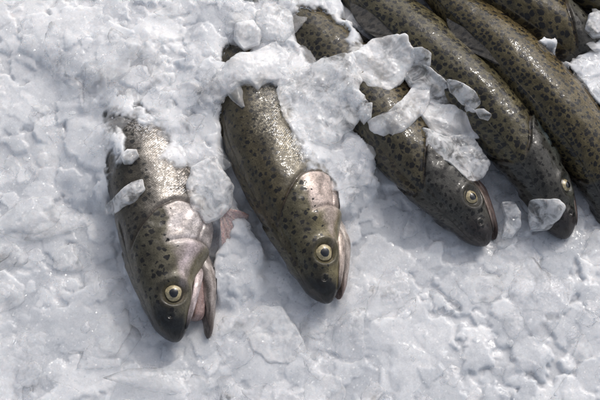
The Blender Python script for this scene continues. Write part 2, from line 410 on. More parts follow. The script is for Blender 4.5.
    rr = np.sqrt(np.clip(1 - (1 - np.clip(T_ / 11.0, 0, 1)) ** 2, 0, 1)) * (T_ < 91.99)
    hh = spl([0, 20, 50, 92], [3.2, 5.0, 8.0, 12], T_, 6) * rr
    ww = spl([0, 20, 50, 92], [6.5, 10.5, 16.5, 21], T_, 6) * rr * (1 - 0.45 * smooth(T_, 45, 90))
    s0 = 3.5
    qs = T_ + s0
    dd = -(8.2 + 0.16 * qs) - spl([0, 20, 50, 92], [3.2, 5.0, 8.0, 12], T_, 6) - 0.3 + hh * np.cos(PJ)
    ll = ww * np.sign(np.sin(PJ)) * np.abs(np.sin(PJ)) ** 0.85
    # lip: top edge slightly raised, inner hollow
    top = smooth(np.cos(PJ), 0.3, 0.9)
    dd = dd - top * hh * 0.45 * smooth(np.abs(ll), 9, 3)
    dd += 0.5 * N1(T_ * 0.15 + idx, PJ * 2) + 9 * smooth(T_, 42, 90)
    ao = math.radians(jaw_open); hs, hdn = 78.0, -20.0
    rq = hs + (qs - hs) * math.cos(ao) - (dd - hdn) * math.sin(ao) * -1 * -1
    rd = hdn + (dd - hdn) * math.cos(ao) + (qs - hs) * math.sin(ao)
    V = F.map(rq, rd, ll)
    nn = N2(T_ * 0.12, PJ * 2 + idx)
    jc = C('jaw') * (1 + 0.25 * nn[..., None])
    tipm = smooth(T_ + 5 * nn, 30, 5)[..., None] * 0.85
    jc = jc * (1 - tipm) + C('jawtip') * tipm
    lipm = (np.exp(-((np.cos(PJ) - 0.45) / 0.25) ** 2) * 0.5)[..., None]
    jc = jc * (1 - lipm) + np.array([0.05, 0.04, 0.038]) * lipm
    uvj = np.stack([T_ + 900 + 300 * idx, PJ * 18], -1).reshape(-1, 2)
    z = np.zeros(T_.size)
    mesh_obj('lower_jaw', V.reshape(-1, 3), grid_faces(nj, njv, True), M_FISH, rt, uv=uvj, color=jc.reshape(-1, 3),
             attrs=dict(spot=z + pal.get('jaw_spot', 0.0), scaly=z, silver=z + 0.15, spotsize=z + 10))

    # ---- upper lip plate (maxilla)
    nm, nmv = 90, 40
    tm = np.linspace(0, 1, nm)
    TM, PM = np.meshgrid(tm, np.linspace(0, 2 * math.pi, nmv, endpoint=False), indexing='ij')
    wl = np.sqrt(np.clip(1 - (2 * TM - 1) ** 4, 0, 1))
    sm = 9 + 58 * TM
    dc = -4 - 13 * TM - 3 * TM ** 2 - jaw_open * 0.12 * TM ** 2
    hw = (1.8 + 2.4 * TM) * wl
    _, _, bq = prof(sm)
    dm = dc + hw * np.cos(PM)
    lc = bq * np.clip(1 - np.abs(dc / 24.0) ** 2.2, 0, 1) ** 0.5 + 0.4
    lm = lc * 0.96 + 1.1 * wl * np.sin(PM)
    V = F.map(sm, dm, lm)
    mc = (C('cheek') * 0.8 + C('jaw') * 0.2) * (1 + 0.3 * N3(TM * 8, PM + idx)[..., None])
    tt = smooth(TM, 0.35, 0.0)[..., None]
    mc = mc * (1 - tt) + C('tip') * tt
    z = np.zeros(TM.size)
    mesh_obj('upper_lip', V.reshape(-1, 3), grid_faces(nm, nmv, True), M_FISH, rt,
             uv=np.stack([sm + 1500, PM * 5], -1).reshape(-1, 2), color=mc.reshape(-1, 3), attrs=dict(spot=z, scaly=z, silver=z + 0.35, spotsize=z + 9))

    # ---- mouth lining between the jaws
    sl = np.linspace(0, 1, 40)
    SL, PL = np.meshgrid(sl, np.linspace(0, 2 * math.pi, 40, endpoint=False), indexing='ij')
    sq = 20 + 58 * SL
    opn = (78 - sq) * math.sin(ao)
    cd = -(8.2 + 0.16 * sq) - opn * 0.5 - 2
    hl = (2.0 + opn * 0.5) * np.sqrt(np.clip(1 - (2 * SL - 1) ** 6, 0, 1))
    wl_ = spl([14, 78], [8, 17], sq, 4) * np.sqrt(np.clip(1 - (2 * SL - 1) ** 6, 0, 1)) * 0.92
    V = F.map(sq, cd + hl * np.cos(PL), wl_ * np.sign(np.sin(PL)) * np.abs(np.sin(PL)) ** 0.6 - 1.2 * N1(sq * 0.2, PL * 3) - 2.0)
    mesh_obj('mouth_lining', V.reshape(-1, 3), grid_faces(40, 40, True), M_MOUTH, rt)

    # ---- eyes: dome (eyeball) with iris ring and pupil, both sides
    for sgn in (1, -1):
        if sgn < 0 and idx not in (2, 3): continue
        _, _, be = prof(np.array([es])); be = be[0]
        ss_ = es; phi0 = math.acos(ed / 28.0)
        lsurf = be * math.sin(phi0) ** 0.9 - 1.2
        c0 = F.map(np.array([es]), np.array([ed]), np.array([lsurf * sgn]))[0]
        _, T, D, Lv = F.frame(np.array([es])); T, D, Lv = T[0], D[0], Lv[0] * sgn
        nrmv = Lv * 0.93 + D * 0.30 - T * 0.20; nrmv /= np.linalg.norm(nrmv)
        a1 = np.cross(nrmv, T); a1 /= np.linalg.norm(a1); a2 = np.cross(a1, nrmv)
        def dome(R, h, z0, flat=2.0, nr=18, na=48, rimdrop=0.0):
            r = np.linspace(0, 1, nr); th = np.linspace(0, 2 * math.pi, na, endpoint=False)
            RR, TH = np.meshgrid(r, th, indexing='ij')
            zz = z0 + h * (1 - RR ** flat) - rimdrop * (RR > 0.999)
            wob = 1 + 0.035 * np.sin(3 * TH + idx) + 0.05 * np.cos(TH - 0.6 * idx) + 0.02 * np.sin(5 * TH)
            return (c0 + (RR * R * wob * F.scale)[..., None] * (np.cos(TH)[..., None] * a1 + np.sin(TH)[..., None] * a2) + (zz * F.scale)[..., None] * nrmv).reshape(-1, 3), grid_faces(nr, na, True)
        v, fc = dome(eye_r + 1.6, 5.0, -2.2)
        eb = mesh_obj('eye', v, fc, M_EYEBALL, rt)
        v, fc = dome(eye_r * 0.9, 2.7, 0.6)
        ir = mesh_obj('iris', v, fc, M_IRIS, eb)
        v, fc = dome(eye_r * 0.49, 0.8, 2.95)
        pu = mesh_obj('pupil', v, fc, M_PUPIL, eb)
    for fn in fins:
        fn(F, rt, idx)
    return F

def poly_fin(name, F, base, tip_dir, height, mat, thick=1.2, side='dorsal', rays=14, lean=0.0, pal=None):
    """ray fin growing from the body between stations base[0]..base[1]"""
    def build(F, rt, idx):
        nu, nv = 80, 30
        u = np.linspace(0, 1, nu); v = np.linspace(0, 1, nv)
        U, Vv = np.meshgrid(u, v, indexing='ij')
        sq = base[0] + (base[1] - base[0]) * U + tip_dir * Vv
        H = height * (np.sin(np.pi * np.clip(U * 0.8 + 0.12, 0, 1)) ** 0.6) * Vv
        edge = 1 + 0.05 * N1(U * 9, U * 3 + 5)
        ad, av, b = prof(sq)
        rid = 0.0 * np.sin(U * rays * 2 * np.pi) * (0.4 + 0.6 * Vv)
        if side == 'dorsal':
            d = ad - 2 + H * edge * math.cos(lean) ; l = np.full_like(d, 0.0) + H * math.sin(lean) * 1.0 + rid
        else:
            d = -av * 0.55 - H * edge * math.cos(lean); l = b * 0.75 + H * math.sin(lean) + rid
        th = thick * (1 - 0.8 * Vv)
        A = F.map(sq, d, l + th); B = F.map(sq, d, l - th)
        vs = np.concatenate([A.reshape(-1, 3), B.reshape(-1, 3)])
        g = grid_faces(nu, nv); n0 = nu * nv
        fs = [g, g[:, ::-1] + n0]
        rim = [i * nv + nv - 1 for i in range(nu)]
        for a, b_ in zip(rim[:-1], rim[1:]): fs.append(np.array([[a, b_, b_ + n0, a + n0]]))
        for r0 in (0, (nu - 1) * nv):
            for j in range(nv - 1): fs.append(np.array([[r0 + j, r0 + j + 1, r0 + j + 1 + n0, r0 + j + n0]]))
        fs = np.concatenate(fs)
        if mat is M_FISH:
            z = np.zeros(len(vs)); uu = np.tile(np.stack([sq + 2300, d], -1).reshape(-1, 2), (2, 1))
            c = np.tile(np.array([0.045, 0.042, 0.036]), (len(vs), 1))
            return mesh_obj(name, vs, fs, mat, rt, uv=uu, color=c, attrs=dict(spot=z + 1.1, scaly=z, silver=z, spotsize=z + 6))
        mesh_obj(name, vs, fs, mat, rt)
    return build

pal_silver = dict(back=(0.072, 0.062, 0.043), flank=(0.264, 0.240, 0.198), lower=(0.552, 0.504, 0.444), belly=(0.624, 0.552, 0.504),
                  crown=(0.102, 0.106, 0.066), head=(0.192, 0.186, 0.114), cheek=(0.504, 0.432, 0.420), cover=(0.700, 0.660, 0.660),
                  tip=(0.014, 0.016, 0.018), jaw=(0.42, 0.385, 0.375), jawtip=(0.096, 0.078, 0.072), spot_lo=0.35, head_lo=0.05, body_spot=0.75, silv_c=0.1)
pal_olive = dict(back=(0.066, 0.056, 0.031), flank=(0.204, 0.174, 0.102), lower=(0.504, 0.456, 0.384), belly=(0.600, 0.528, 0.468),
                 crown=(0.072, 0.074, 0.038), head=(0.180, 0.168, 0.078), cheek=(0.528, 0.456, 0.420), cover=(0.700, 0.600, 0.564),
                 tip=(0.012, 0.013, 0.014), jaw=(0.50, 0.455, 0.43), jawtip=(0.240, 0.180, 0.168), spot_lo=0.3, head_lo=0.0, body_spot=0.75, silv_c=0.0)
pal_silver.update(back=(0.055, 0.050, 0.038), cheek_up=0.14, cheek=(0.56, 0.49, 0.52), flank=(0.27, 0.255, 0.235), crown=(0.070, 0.066, 0.047), head=(0.17, 0.158, 0.11))
pal_olive.update(cheek_up=0.05, flank=(0.20, 0.185, 0.145), crown=(0.072, 0.066, 0.040), head=(0.18, 0.16, 0.09))
pal_dark = dict(back=(0.080, 0.071, 0.043), flank=(0.134, 0.110, 0.062), lower=(0.191, 0.157, 0.123), belly=(0.280, 0.224, 0.191),
                crown=(0.053, 0.053, 0.048), head=(0.105, 0.105, 0.095), cheek=(0.180, 0.146, 0.135), cover=(0.135, 0.146, 0.146),
                tip=(0.033, 0.029, 0.029), jaw=(0.27, 0.20, 0.19), jawtip=(0.067, 0.050, 0.050), spot_lo=-0.6, head_lo=-0.35, body_spot=1.08, silv_c=0.0, jaw_spot=0.0, cover_silver=0.2)
pal_dark2 = dict(pal_dark, back=(0.084, 0.075, 0.043), flank=(0.123, 0.107, 0.055), cover=(0.084, 0.112, 0.118), head=(0.081, 0.091, 0.081), spot_lo=-0.8)
pal_dark3 = dict(pal_dark, back=(0.091, 0.076, 0.038), flank=(0.130, 0.100, 0.043), lower=(0.090, 0.062, 0.039), cover=(0.112, 0.112, 0.090), spot_lo=-0.6)  # dark lower flank: shade on the underside painted into the skin colour

FISH = []
FISH.append(make_fish(0, 'silvery trout at far left, mouth gaping, pink fin beside its gill cover',
    [(177, 349, 14), (174, 300, 20), (168, 250, 22), (163, 200, 20), (152, 150, 12), (142, 105, -4), (134, 50, -30), (128, 0, -52)],
    ([0, 60, 150, 400], [24, 26, 26, 26]), 1.17, pal_silver, ls=1.04, jaw_open=12, slen=330, es=40.0, eye_r=7.3, spotsize=7.6, silver=1.0))
FISH.append(make_fish(1, 'olive backed trout with silvery flank, eye in full view, cheek under milky ice',
    [(330, 311, 16), (319, 256, 24), (299, 205, 28), (276, 155, 28), (262, 110, 22), (250, 60, 12), (240, 10, 4), (232, -40, -20)],
    ([0, 60, 150, 400], [30, 30, 30, 32]), 1.10, pal_olive, ls=0.99, jaw_open=0, slen=370, es=44.5, eye_r=7.9, spotsize=7.0))
FISH.append(make_fish(2, 'dark spotted trout in the middle, half buried under broad white ice slabs',
    [(490, 251, 14), (467, 210, 20), (434, 174, 24), (402, 138, 22), (376, 98, 18), (344, 60, 18), (308, 22, 18), (275, -15, 8)],
    ([0, 60, 150, 400], [31, 33, 38, 40]), 1.03, pal_dark, ls=0.95, jaw_open=2, slen=400, eye_r=6.9, spotsize=6.6, scaly=0.25, silver=0.25))
FISH.append(make_fish(3, 'long spotted trout with bluish cheek and a frosty ice cube against its snout',
    [(569, 246, 14), (550, 192, 24), (524, 147, 30), (484, 100, 32), (438, 57, 30), (392, 17, 24), (350, -20, 14), (310, -60, 8)],
    ([0, 60, 150, 400], [54, 54, 52, 48]), 1.0, pal_dark2, jaw_open=0, slen=430, eye_r=6.6, spotsize=6.8, scaly=0.45, silver=0.25,
    fins=(poly_fin('dorsal_fin', None, (232, 300), 34, 21, M_FISH, lean=-0.9),)))
FISH.append(make_fish(4, 'spotted brown trout curving off the right edge, shiny ridge along its back',
    [(634, 258, -4), (616, 203, 10), (590, 148, 28), (552, 98, 40), (506, 50, 40), (460, 8, 34), (418, -30, 26), (380, -66, 14)],
    ([0, 60, 150, 400], [50, 50, 46, 44]), 0.92, pal_dark3, jaw_open=0, slen=430, eye_r=9, spotsize=6.4, scaly=0.4, silver=0.2,
    fins=(poly_fin('dorsal_fin', None, (232, 296), 34, 19, M_FISH, lean=-0.9),)))
FISH.append(make_fish(5, 'dark trout in the upper right corner, head sunk behind white ice',
    [(640, 104, -6), (580, 44, 20), (530, 6, 34), (490, -22, 36), (450, -50, 30), (400, -90, 20)],
    ([0, 60, 150, 400], [40, 40, 40, 40]), 0.95, pal_dark3, jaw_open=0, slen=270, eye_r=9, spotsize=8.6, scaly=0.3, silver=0.15))
FISH.append(make_fish(6, 'olive trout just peeking into the top right corner beyond the other fish',
    [(672, 50, 4), (636, 14, 22), (596, -16, 38), (550, -44, 40), (500, -75, 30)],
    ([0, 60, 150, 400], [40, 40, 40, 40]), 0.95, pal_dark3, jaw_open=0, slen=230, eye_r=9, spotsize=9, scaly=0.3, silver=0.15))

# ------------------------------------------------------------------ ice bed (height field)
# levels given where the photo shows them: (px, py, height)
CTRL = [(0, 0, 42), (60, 30, 46), (110, 60, 46), (150, 20, 52), (150, 90, 40), (170, 60, 50), (120, 100, 34), (90, 130, 22), (100, 170, 14),
        (40, 100, 30), (20, 200, 12), (60, 250, 6), (110, 260, 3), (20, 330, 2), (60, 390, 0), (130, 340, 0), (150, 390, 0), (200, 370, -2),
        (235, 320, 0), (250, 290, 2), (225, 140, 30), (215, 100, 44), (220, 180, 14), (250, 235, 2), (255, 265, 4),
        (200, 60, 52), (240, 20, 52), (200, 10, 52), (290, 0, 50), (250, 45, 44), (320, 110, 34), (345, 150, 22), (360, 200, 6), (375, 230, 4), (330, 60, 38), (340, 25, 34), (310, 0, 44),
        (320, 330, -3), (300, 390, 0), (370, 300, 5), (400, 260, 3), (390, 215, 2), (430, 270, 5), (480, 270, 5), (400, 350, 6), (400, 400, 6), (480, 340, 8), (520, 260, 6), (505, 225, 5),
        (530, 300, 9), (560, 270, 8), (599, 300, 10), (599, 250, 9), (560, 380, 9), (590, 60, 34), (560, 45, 30), (599, 100, 28), (560, 60, 26), (430, 100, 10), (480, 150, 6), (500, 190, 4), (370, 0, 10), (450, 20, 0), (540, 130, 0),
        (450, -60, 0), (600, -80, 10), (200, -120, 40), (0, -120, 30), (-100, 100, 20), (-100, 300, 4), (300, 520, 0), (0, 520, 0), (600, 520, 4), (700, 300, 8), (700, 100, 20)]
cp = np.array([[*P(a, b, c)[:2], c] for a, b, c in CTRL])
def base_h(x, y):
    num = np.zeros_like(x); den = np.zeros_like(x)
    for cx, cy, cz in cp:
        w = 1.0 / (((x - cx) ** 2 + (y - cy) ** 2) / 400.0 + 0.08) ** 2
        num += w * cz; den += w
    return num / den

def axis_pts(lo, hi, dl, dh, fine, coarse_n, reach):
    mid = np.arange(dl, dh + fine, fine)
    out = np.linspace(0, 1, coarse_n + 1)[1:] ** 1.8
    return np.concatenate([(dl - out * (dl - lo))[::-1], mid, mid[-1] + out * (hi - mid[-1])])
X = axis_pts(-1500, 1500, -345, 345, 0.95, 90, 0)
Y = axis_pts(-1300, 1500, -250, 275, 0.95, 90, 0)
GX, GY = np.meshgrid(X, Y, indexing='ij')
U_ = np.arange(-400, 401, 1.5); W_ = np.arange(-310, 340, 1.5)
uu, ww = np.meshgrid(U_, W_, indexing='ij')
def hb(x, y, T):
    u = np.clip((np.asarray(x) + 400) / 1.5, 0, len(U_) - 1.001); v = np.clip((np.asarray(y) + 310) / 1.5, 0, len(W_) - 1.001)
    i = u.astype(int); j = v.astype(int); fu = u - i; fv = v - j
    return T[i, j] * (1 - fu) * (1 - fv) + T[i + 1, j] * fu * (1 - fv) + T[i, j + 1] * (1 - fu) * fv + T[i + 1, j + 1] * fu * fv
def gblur(A, s_):
    n = int(3 * s_ + 1); k = np.exp(-0.5 * (np.arange(-n, n + 1) / s_) ** 2); k /= k.sum()
    B = np.apply_along_axis(lambda v: np.convolve(np.pad(v, n, mode='edge'), k, mode='valid'), 0, A)
    return np.apply_along_axis(lambda v: np.convolve(np.pad(v, n, mode='edge'), k, mode='valid'), 1, B)
# top of the fish seen from above
HMF = np.full((len(U_), len(W_)), -90.0)
for o in COL.objects:
    if o.type == 'MESH' and o.name.split('.')[0] in ('body', 'lower_jaw', 'upper_lip'):
        a = np.zeros(len(o.data.vertices) * 3, np.float32); o.data.vertices.foreach_get('co', a); a = a.reshape(-1, 3) / SC
        ii = np.round((a[:, 0] + 400) / 1.5).astype(int); jj = np.round((a[:, 1] + 310) / 1.5).astype(int)
        ok = (ii >= 0) & (ii < len(U_)) & (jj >= 0) & (jj < len(W_))
        np.maximum.at(HMF, (ii[ok], jj[ok]), a[ok, 2])
HD = HMF.copy()
for _ in range(2):
    pad = np.pad(HD, 1, mode='edge'); mx = np.maximum.reduce([pad[1 + a:pad.shape[0] - 1 + a, 1 + b:pad.shape[1] - 1 + b] for a in (-1, 0, 1) for b in (-1, 0, 1)])
    HD = np.where(HD < -80, mx, HD)
BASE = base_h(uu, ww) + 2.0 * N1(uu / 45 + 50, ww / 45 + 50) + 0.5 * N2(uu / 20 + 50, ww / 20 + 50)
_t = np.maximum(BASE, HMF); TOPB = np.maximum(np.maximum(gblur(_t, 5.0), gblur(_t, 15.0) + 1.0), BASE)
def project(x, y, z):
    dx = x - CAM[0]; dy = y - CAM[1]; dz = z - CAM[2]
    dep = -(dy * BACK[1] + dz * BACK[2])
    return 300 + dx * DIST / dep, 200 - (dy * UP[1] + dz * UP[2]) * DIST / dep
def poly_sd(px, py, poly):
    """signed distance, positive inside"""
    d = np.full(px.shape, 1e9); ins = np.zeros(px.shape, bool); n = len(poly)
    for k in range(n):
        ax, ay = poly[k]; bx, by = poly[(k + 1) % n]
        ex, ey = bx - ax, by - ay
        t = np.clip(((px - ax) * ex + (py - ay) * ey) / (ex * ex + ey * ey + 1e-9), 0, 1)
        d = np.minimum(d, np.hypot(px - ax - t * ex, py - ay - t * ey))
        c = ((ay > py) != (by > py)) & (px < (bx - ax) * (py - ay) / (by - ay + 1e-12) + ax)
        ins ^= c
    return np.where(ins, d, -d)
COVER = [
 [(60, 112), (112, 118), (126, 128), (131, 141), (130, 160), (120, 176), (110, 192), (107, 202), (80, 206), (60, 180)],
 [(60, 30), (60, 118), (112, 119), (124, 122), (138, 128), (152, 134), (158, 129), (166, 137), (156, 146), (151, 158), (152, 168), (170, 171), (192, 170), (188, 186), (192, 200), (204, 213), (217, 226),
  (219, 244), (213, 262), (214, 286), (222, 302), (236, 304), (262, 290), (262, 240), (244, 216), (234, 196), (224, 170), (221, 140), (221, 100), (228, 84), (210, 50), (150, 20)],
 [(190, 20), (206, 92), (214, 98), (224, 97), (234, 89), (246, 81), (256, 84), (266, 79), (276, 88), (282, 98), (286, 122), (292, 148), (299, 166), (306, 176), (318, 180), (326, 196), (338, 208), (352, 212), (366, 207), (377, 190),
  (378, 160), (372, 132), (354, 126), (362, 114), (369, 100), (358, 84), (356, 66), (372, 56), (368, 42), (356, 24), (342, 12), (344, 2), (330, -30), (190, -40)],
 [(533, 38), (544, 31), (556, 34), (560, 47), (566, 60), (576, 74), (588, 90), (604, 118), (660, 150), (680, 10), (612, 8), (604, 30), (592, 42), (580, 54), (571, 61), (563, 52), (556, 44)],
]
HOLES = [[(290, 18), (303, 7), (322, 11), (335, 26), (343, 44), (342, 56), (330, 58), (314, 50), (298, 40)], [(224, 50), (236, 41), (252, 46), (244, 58), (232, 62), (226, 60)], [(338, 24), (344, 20), (350, 30), (345, 38)],
         [(300, 48), (312, 50), (316, 60), (304, 58)], [(341, 116), (350, 112), (358, 118), (350, 124)]]
HX, HY = hb(GX, GY, BASE), None
GT = hb(GX, GY, TOPB); GF = hb(GX, GY, HMF); GD = hb(GX, GY, HD); GB = hb(GX, GY, BASE)
ppx, ppy = project(GX, GY, np.maximum(GT, GB) + 3)
wpx = ppx + 3.0 * N1(ppx / 9, ppy / 9) + 1.6 * N2(ppx / 3.5, ppy / 3.5); wpy = ppy + 3.0 * N3(ppx / 9, ppy / 9) + 1.6 * N4(ppx / 3.5, ppy / 3.5)
near = (np.abs(GX) < 400) & (np.abs(GY) < 330)
SD = np.full(GX.shape, -99.0)
for pl in COVER: SD[near] = np.maximum(SD[near], poly_sd(wpx[near], wpy[near], pl))
for pl in HOLES: SD[near] = np.minimum(SD[near], -poly_sd(wpx[near], wpy[near], pl))
tt = np.clip(SD / 13.0, 0, 1)
onfish = GF > GB + 1.0
H0 = np.where(SD > 0, np.maximum(GB, GT + 0.3 + 5.5 * tt), GB)
# the same level on the coarse table the flakes refer to
def g2t(A):
    i = np.clip(np.searchsorted(X, U_), 0, len(X) - 1); j = np.clip(np.searchsorted(Y, W_), 0, len(Y) - 1)
    return A[np.ix_(i, j)]
LEV = gblur(g2t(H0), 1.6)
H = H0 - 2.0
topleft_light = smooth(-GX * 0.6 + GY, -60, 240)
CL = 0.55 - 0.35 * topleft_light + 0.35 * N3(GX / 15 + 99, GY / 15 + 99)  # random clarity, plus the brighter top-left light painted into the ice tone
def stamp(cx, cy, R, lift, tilt, sharp, clar_light):
    i0, i1 = np.searchsorted(X, [cx - R * 1.35, cx + R * 1.35]); j0, j1 = np.searchsorted(Y, [cy - R * 1.35, cy + R * 1.35])
    if i1 - i0 < 2 or j1 - j0 < 2: return
    gx = GX[i0:i1, j0:j1] - cx; gy = GY[i0:i1, j0:j1] - cy
    wx = gx + R * 0.16 * N2(gx / R * 2.5 + cx, gy / R * 2.5 + cy) + R * 0.07 * N1(gx / R * 8 + cx, gy / R * 8 + cy)
    wy = gy + R * 0.16 * N3(gx / R * 2.5 + cx, gy / R * 2.5 + cy) + R * 0.07 * N4(gx / R * 8 + cx, gy / R * 8 + cy)
    n = random.randint(4, 7); a0 = random.random() * 6.28
    acc = np.zeros_like(gx); el = 0.7 + random.random() * 0.6
    for k in range(n):
        a = a0 + (k + random.uniform(-.3, .3)) * 6.283 / n; r = R * random.uniform(0.6, 1.0) * (el if k % 2 else 1 / el) * 0.9
        acc += np.clip((wx * math.cos(a) + wy * math.sin(a)) / r, 0, None) ** sharp
    rho = acc ** (1.0 / sharp)
    e = np.clip(1 - rho, 0, 1)
    rnd = random.uniform(0.05, 0.22)
    top = np.sqrt(np.clip(1 - (1 - np.clip(e / rnd, 0, 1)) ** 2, 0, 1))
    th = random.uniform(0, 6.28); tx = math.cos(th) * tilt; ty = math.sin(th) * tilt
    th2 = random.uniform(0, 6.28); k2 = tilt * random.uniform(0.5, 2.0)
    zc = hb(np.array([cx]), np.array([cy]), LEV)[0]
    z = zc + 0.85 * (hb(GX[i0:i1, j0:j1], GY[i0:i1, j0:j1], LEV) - zc)
    z = z + lift + gx * tx + gy * ty - np.clip(gx * math.cos(th2) + gy * math.sin(th2), 0, None) * k2 - (1 - top) * min(R * 0.5, 7)
    Hs = H[i0:i1, j0:j1]
    m = (rho < 1) & (z > Hs)
    Hs[m] = z[m]
    C_ = CL[i0:i1, j0:j1]; C_[m] = C_[m] * 0.25 + 0.75 * clar_light
for pas, (N, r0, r1, l0, l1) in enumerate([(380, 24, 48, -2, 3.0), (1300, 11, 26, -2.5, 3.8), (1800, 5, 12, -2, 3.0), (1500, 2.5, 6, -1.5, 2.2)]):
    for k in range(N):
        cx = random.uniform(-420, 420); cy = random.uniform(-300, 340)
        calm = 0.45 if (cy < -40 and cx < 120) else 1.0     # smoother, more melted in the foreground
        if calm < 1 and pas > 1 and random.random() < 0.55: continue
        R = random.uniform(r0, r1)
        tl = float(smooth(np.array(-cx * 0.6 + cy), -60, 240))  # flakes carry the same painted top-left brightening besides their own clarity
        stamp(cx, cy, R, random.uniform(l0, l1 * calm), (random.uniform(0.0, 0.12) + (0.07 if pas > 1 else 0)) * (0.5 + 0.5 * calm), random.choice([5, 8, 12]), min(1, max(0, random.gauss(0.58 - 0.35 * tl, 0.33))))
def blur(A):
    B = A.copy()
    B[1:-1, 1:-1] = (A[1:-1, 1:-1] * 4 + A[:-2, 1:-1] + A[2:, 1:-1] + A[1:-1, :-2] + A[1:-1, 2:]) / 8
    return B
Hs_ = H.copy()
for _ in range(14): Hs_ = blur(Hs_)
calm_ = smooth(GY - 0.12 * GX, 40, -60) * 0.28 + 0.05
H = H * (1 - calm_) + Hs_ * calm_
H += (0.22 * N4(GX / 6, GY / 6) + 0.16 * N1(GX / 2.6, GY / 2.6)) * (1 - 0.6 * calm_)
# where the trout are not covered the ice stays below their skin
vis_ = onfish & (SD <= 0)
H = np.where(vis_, np.minimum(H, np.maximum(GD - 2.0, GB - 3)), H)
def blur(A):
    B = A.copy()
    B[1:-1, 1:-1] = (A[1:-1, 1:-1] * 4 + A[:-2, 1:-1] + A[2:, 1:-1] + A[1:-1, :-2] + A[1:-1, 2:]) / 8
    return B
zone = blur(blur(blur(blur(onfish.astype(float))))); zone = (zone > 0.01) & (zone < 0.99)
Hz = H.copy()
for _ in range(5): Hz = blur(Hz)
H = np.where(zone, Hz, H)
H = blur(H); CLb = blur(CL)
FILM = np.where((GF > GB - 2) & (SD > 0), smooth(H - GF + 1.2 * N2(GX / 3, GY / 3), -0.3, 9.5), 1.0)
bed = mesh_obj('crushed_ice', np.stack([GX, GY, H], -1).reshape(-1, 3), grid_faces(len(X), len(Y)), M_ICEBED, attrs=dict(clarity_and_light=CLb.ravel(), film=FILM.ravel()))
bed.data.materials.append(M_ICEFILM)
fa_ = FILM < 0.999; fq = (fa_[:-1, :-1] | fa_[1:, :-1] | fa_[:-1, 1:] | fa_[1:, 1:]).ravel().astype(np.int32)
if len(bed.data.polygons) == len(fq): bed.data.polygons.foreach_set('material_index', fq)
bed['label'] = 'bed of wet crushed ice the trout lie on'; bed['category'] = 'crushed ice'; bed['kind'] = 'stuff'
def bedz(x, y):
    i = np.clip(np.searchsorted(X, x), 1, len(X) - 1); j = np.clip(np.searchsorted(Y, y), 1, len(Y) - 1)
    return H[i, j]

# ------------------------------------------------------------------ loose ice fragments (uncountable)
def ico(sub):
    import bmesh
    bm = bmesh.new(); bmesh.ops.create_icosphere(bm, subdivisions=sub, radius=1)
    v = np.array([x.co[:] for x in bm.verts]); f = np.array([[q.index for q in p.verts] for p in bm.faces]); bm.free()
    return v / np.linalg.norm(v, axis=1, keepdims=True), f
ICO = {3: ico(3), 4: ico(4)}
def rot(rs):
    q = rs.normal(size=4); q /= np.linalg.norm(q); w, x, y, z = q
    return np.array([[1 - 2 * (y * y + z * z), 2 * (x * y - z * w), 2 * (x * z + y * w)], [2 * (x * y + z * w), 1 - 2 * (x * x + z * z), 2 * (y * z - x * w)], [2 * (x * z - y * w), 2 * (y * z + x * w), 1 - 2 * (x * x + y * y)]])
def chunk(rs, sub, R, flat=0.6, p=22, nplanes=9, noise=0.17, ta=0.32):
    v, f = ICO[sub]
    nrm = rs.normal(size=(nplanes, 3)); nrm /= np.linalg.norm(nrm, axis=1, keepdims=True)
    nrm = np.concatenate([nrm, -nrm[:4]])
    h = rs.uniform(0.6, 1.0, len(nrm))
    s = np.clip(v @ nrm.T, 0, None) / h
    r = (s ** p).sum(1) ** (-1.0 / p)
    q_ = rs.random() * 99
    r *= 1 + noise * N1(v[:, 0] * 2.5 + q_, v[:, 1] * 2.5 + v[:, 2] * 1.7) + noise * 0.55 * N2(v[:, 0] * 6 + q_, v[:, 1] * 6 + v[:, 2] * 5) + noise * 0.3 * N3(v[:, 0] * 14 + q_, v[:, 1] * 14 + v[:, 2] * 9)
    w = v * r[:, None] * R
    w = w @ rot(rs).T
    w[:, 2] *= flat
    w = w @ rot_tilt(rs, ta).T
    return w, f
def rot_tilt(rs, a):
    ax, ay = rs.uniform(-a, a, 2)
    cx, sx, cy, sy = math.cos(ax), math.sin(ax), math.cos(ay), math.sin(ay)
    return np.array([[1, 0, 0], [0, cx, -sx], [0, sx, cx]]) @ np.array([[cy, 0, sy], [0, 1, 0], [-sy, 0, cy]])

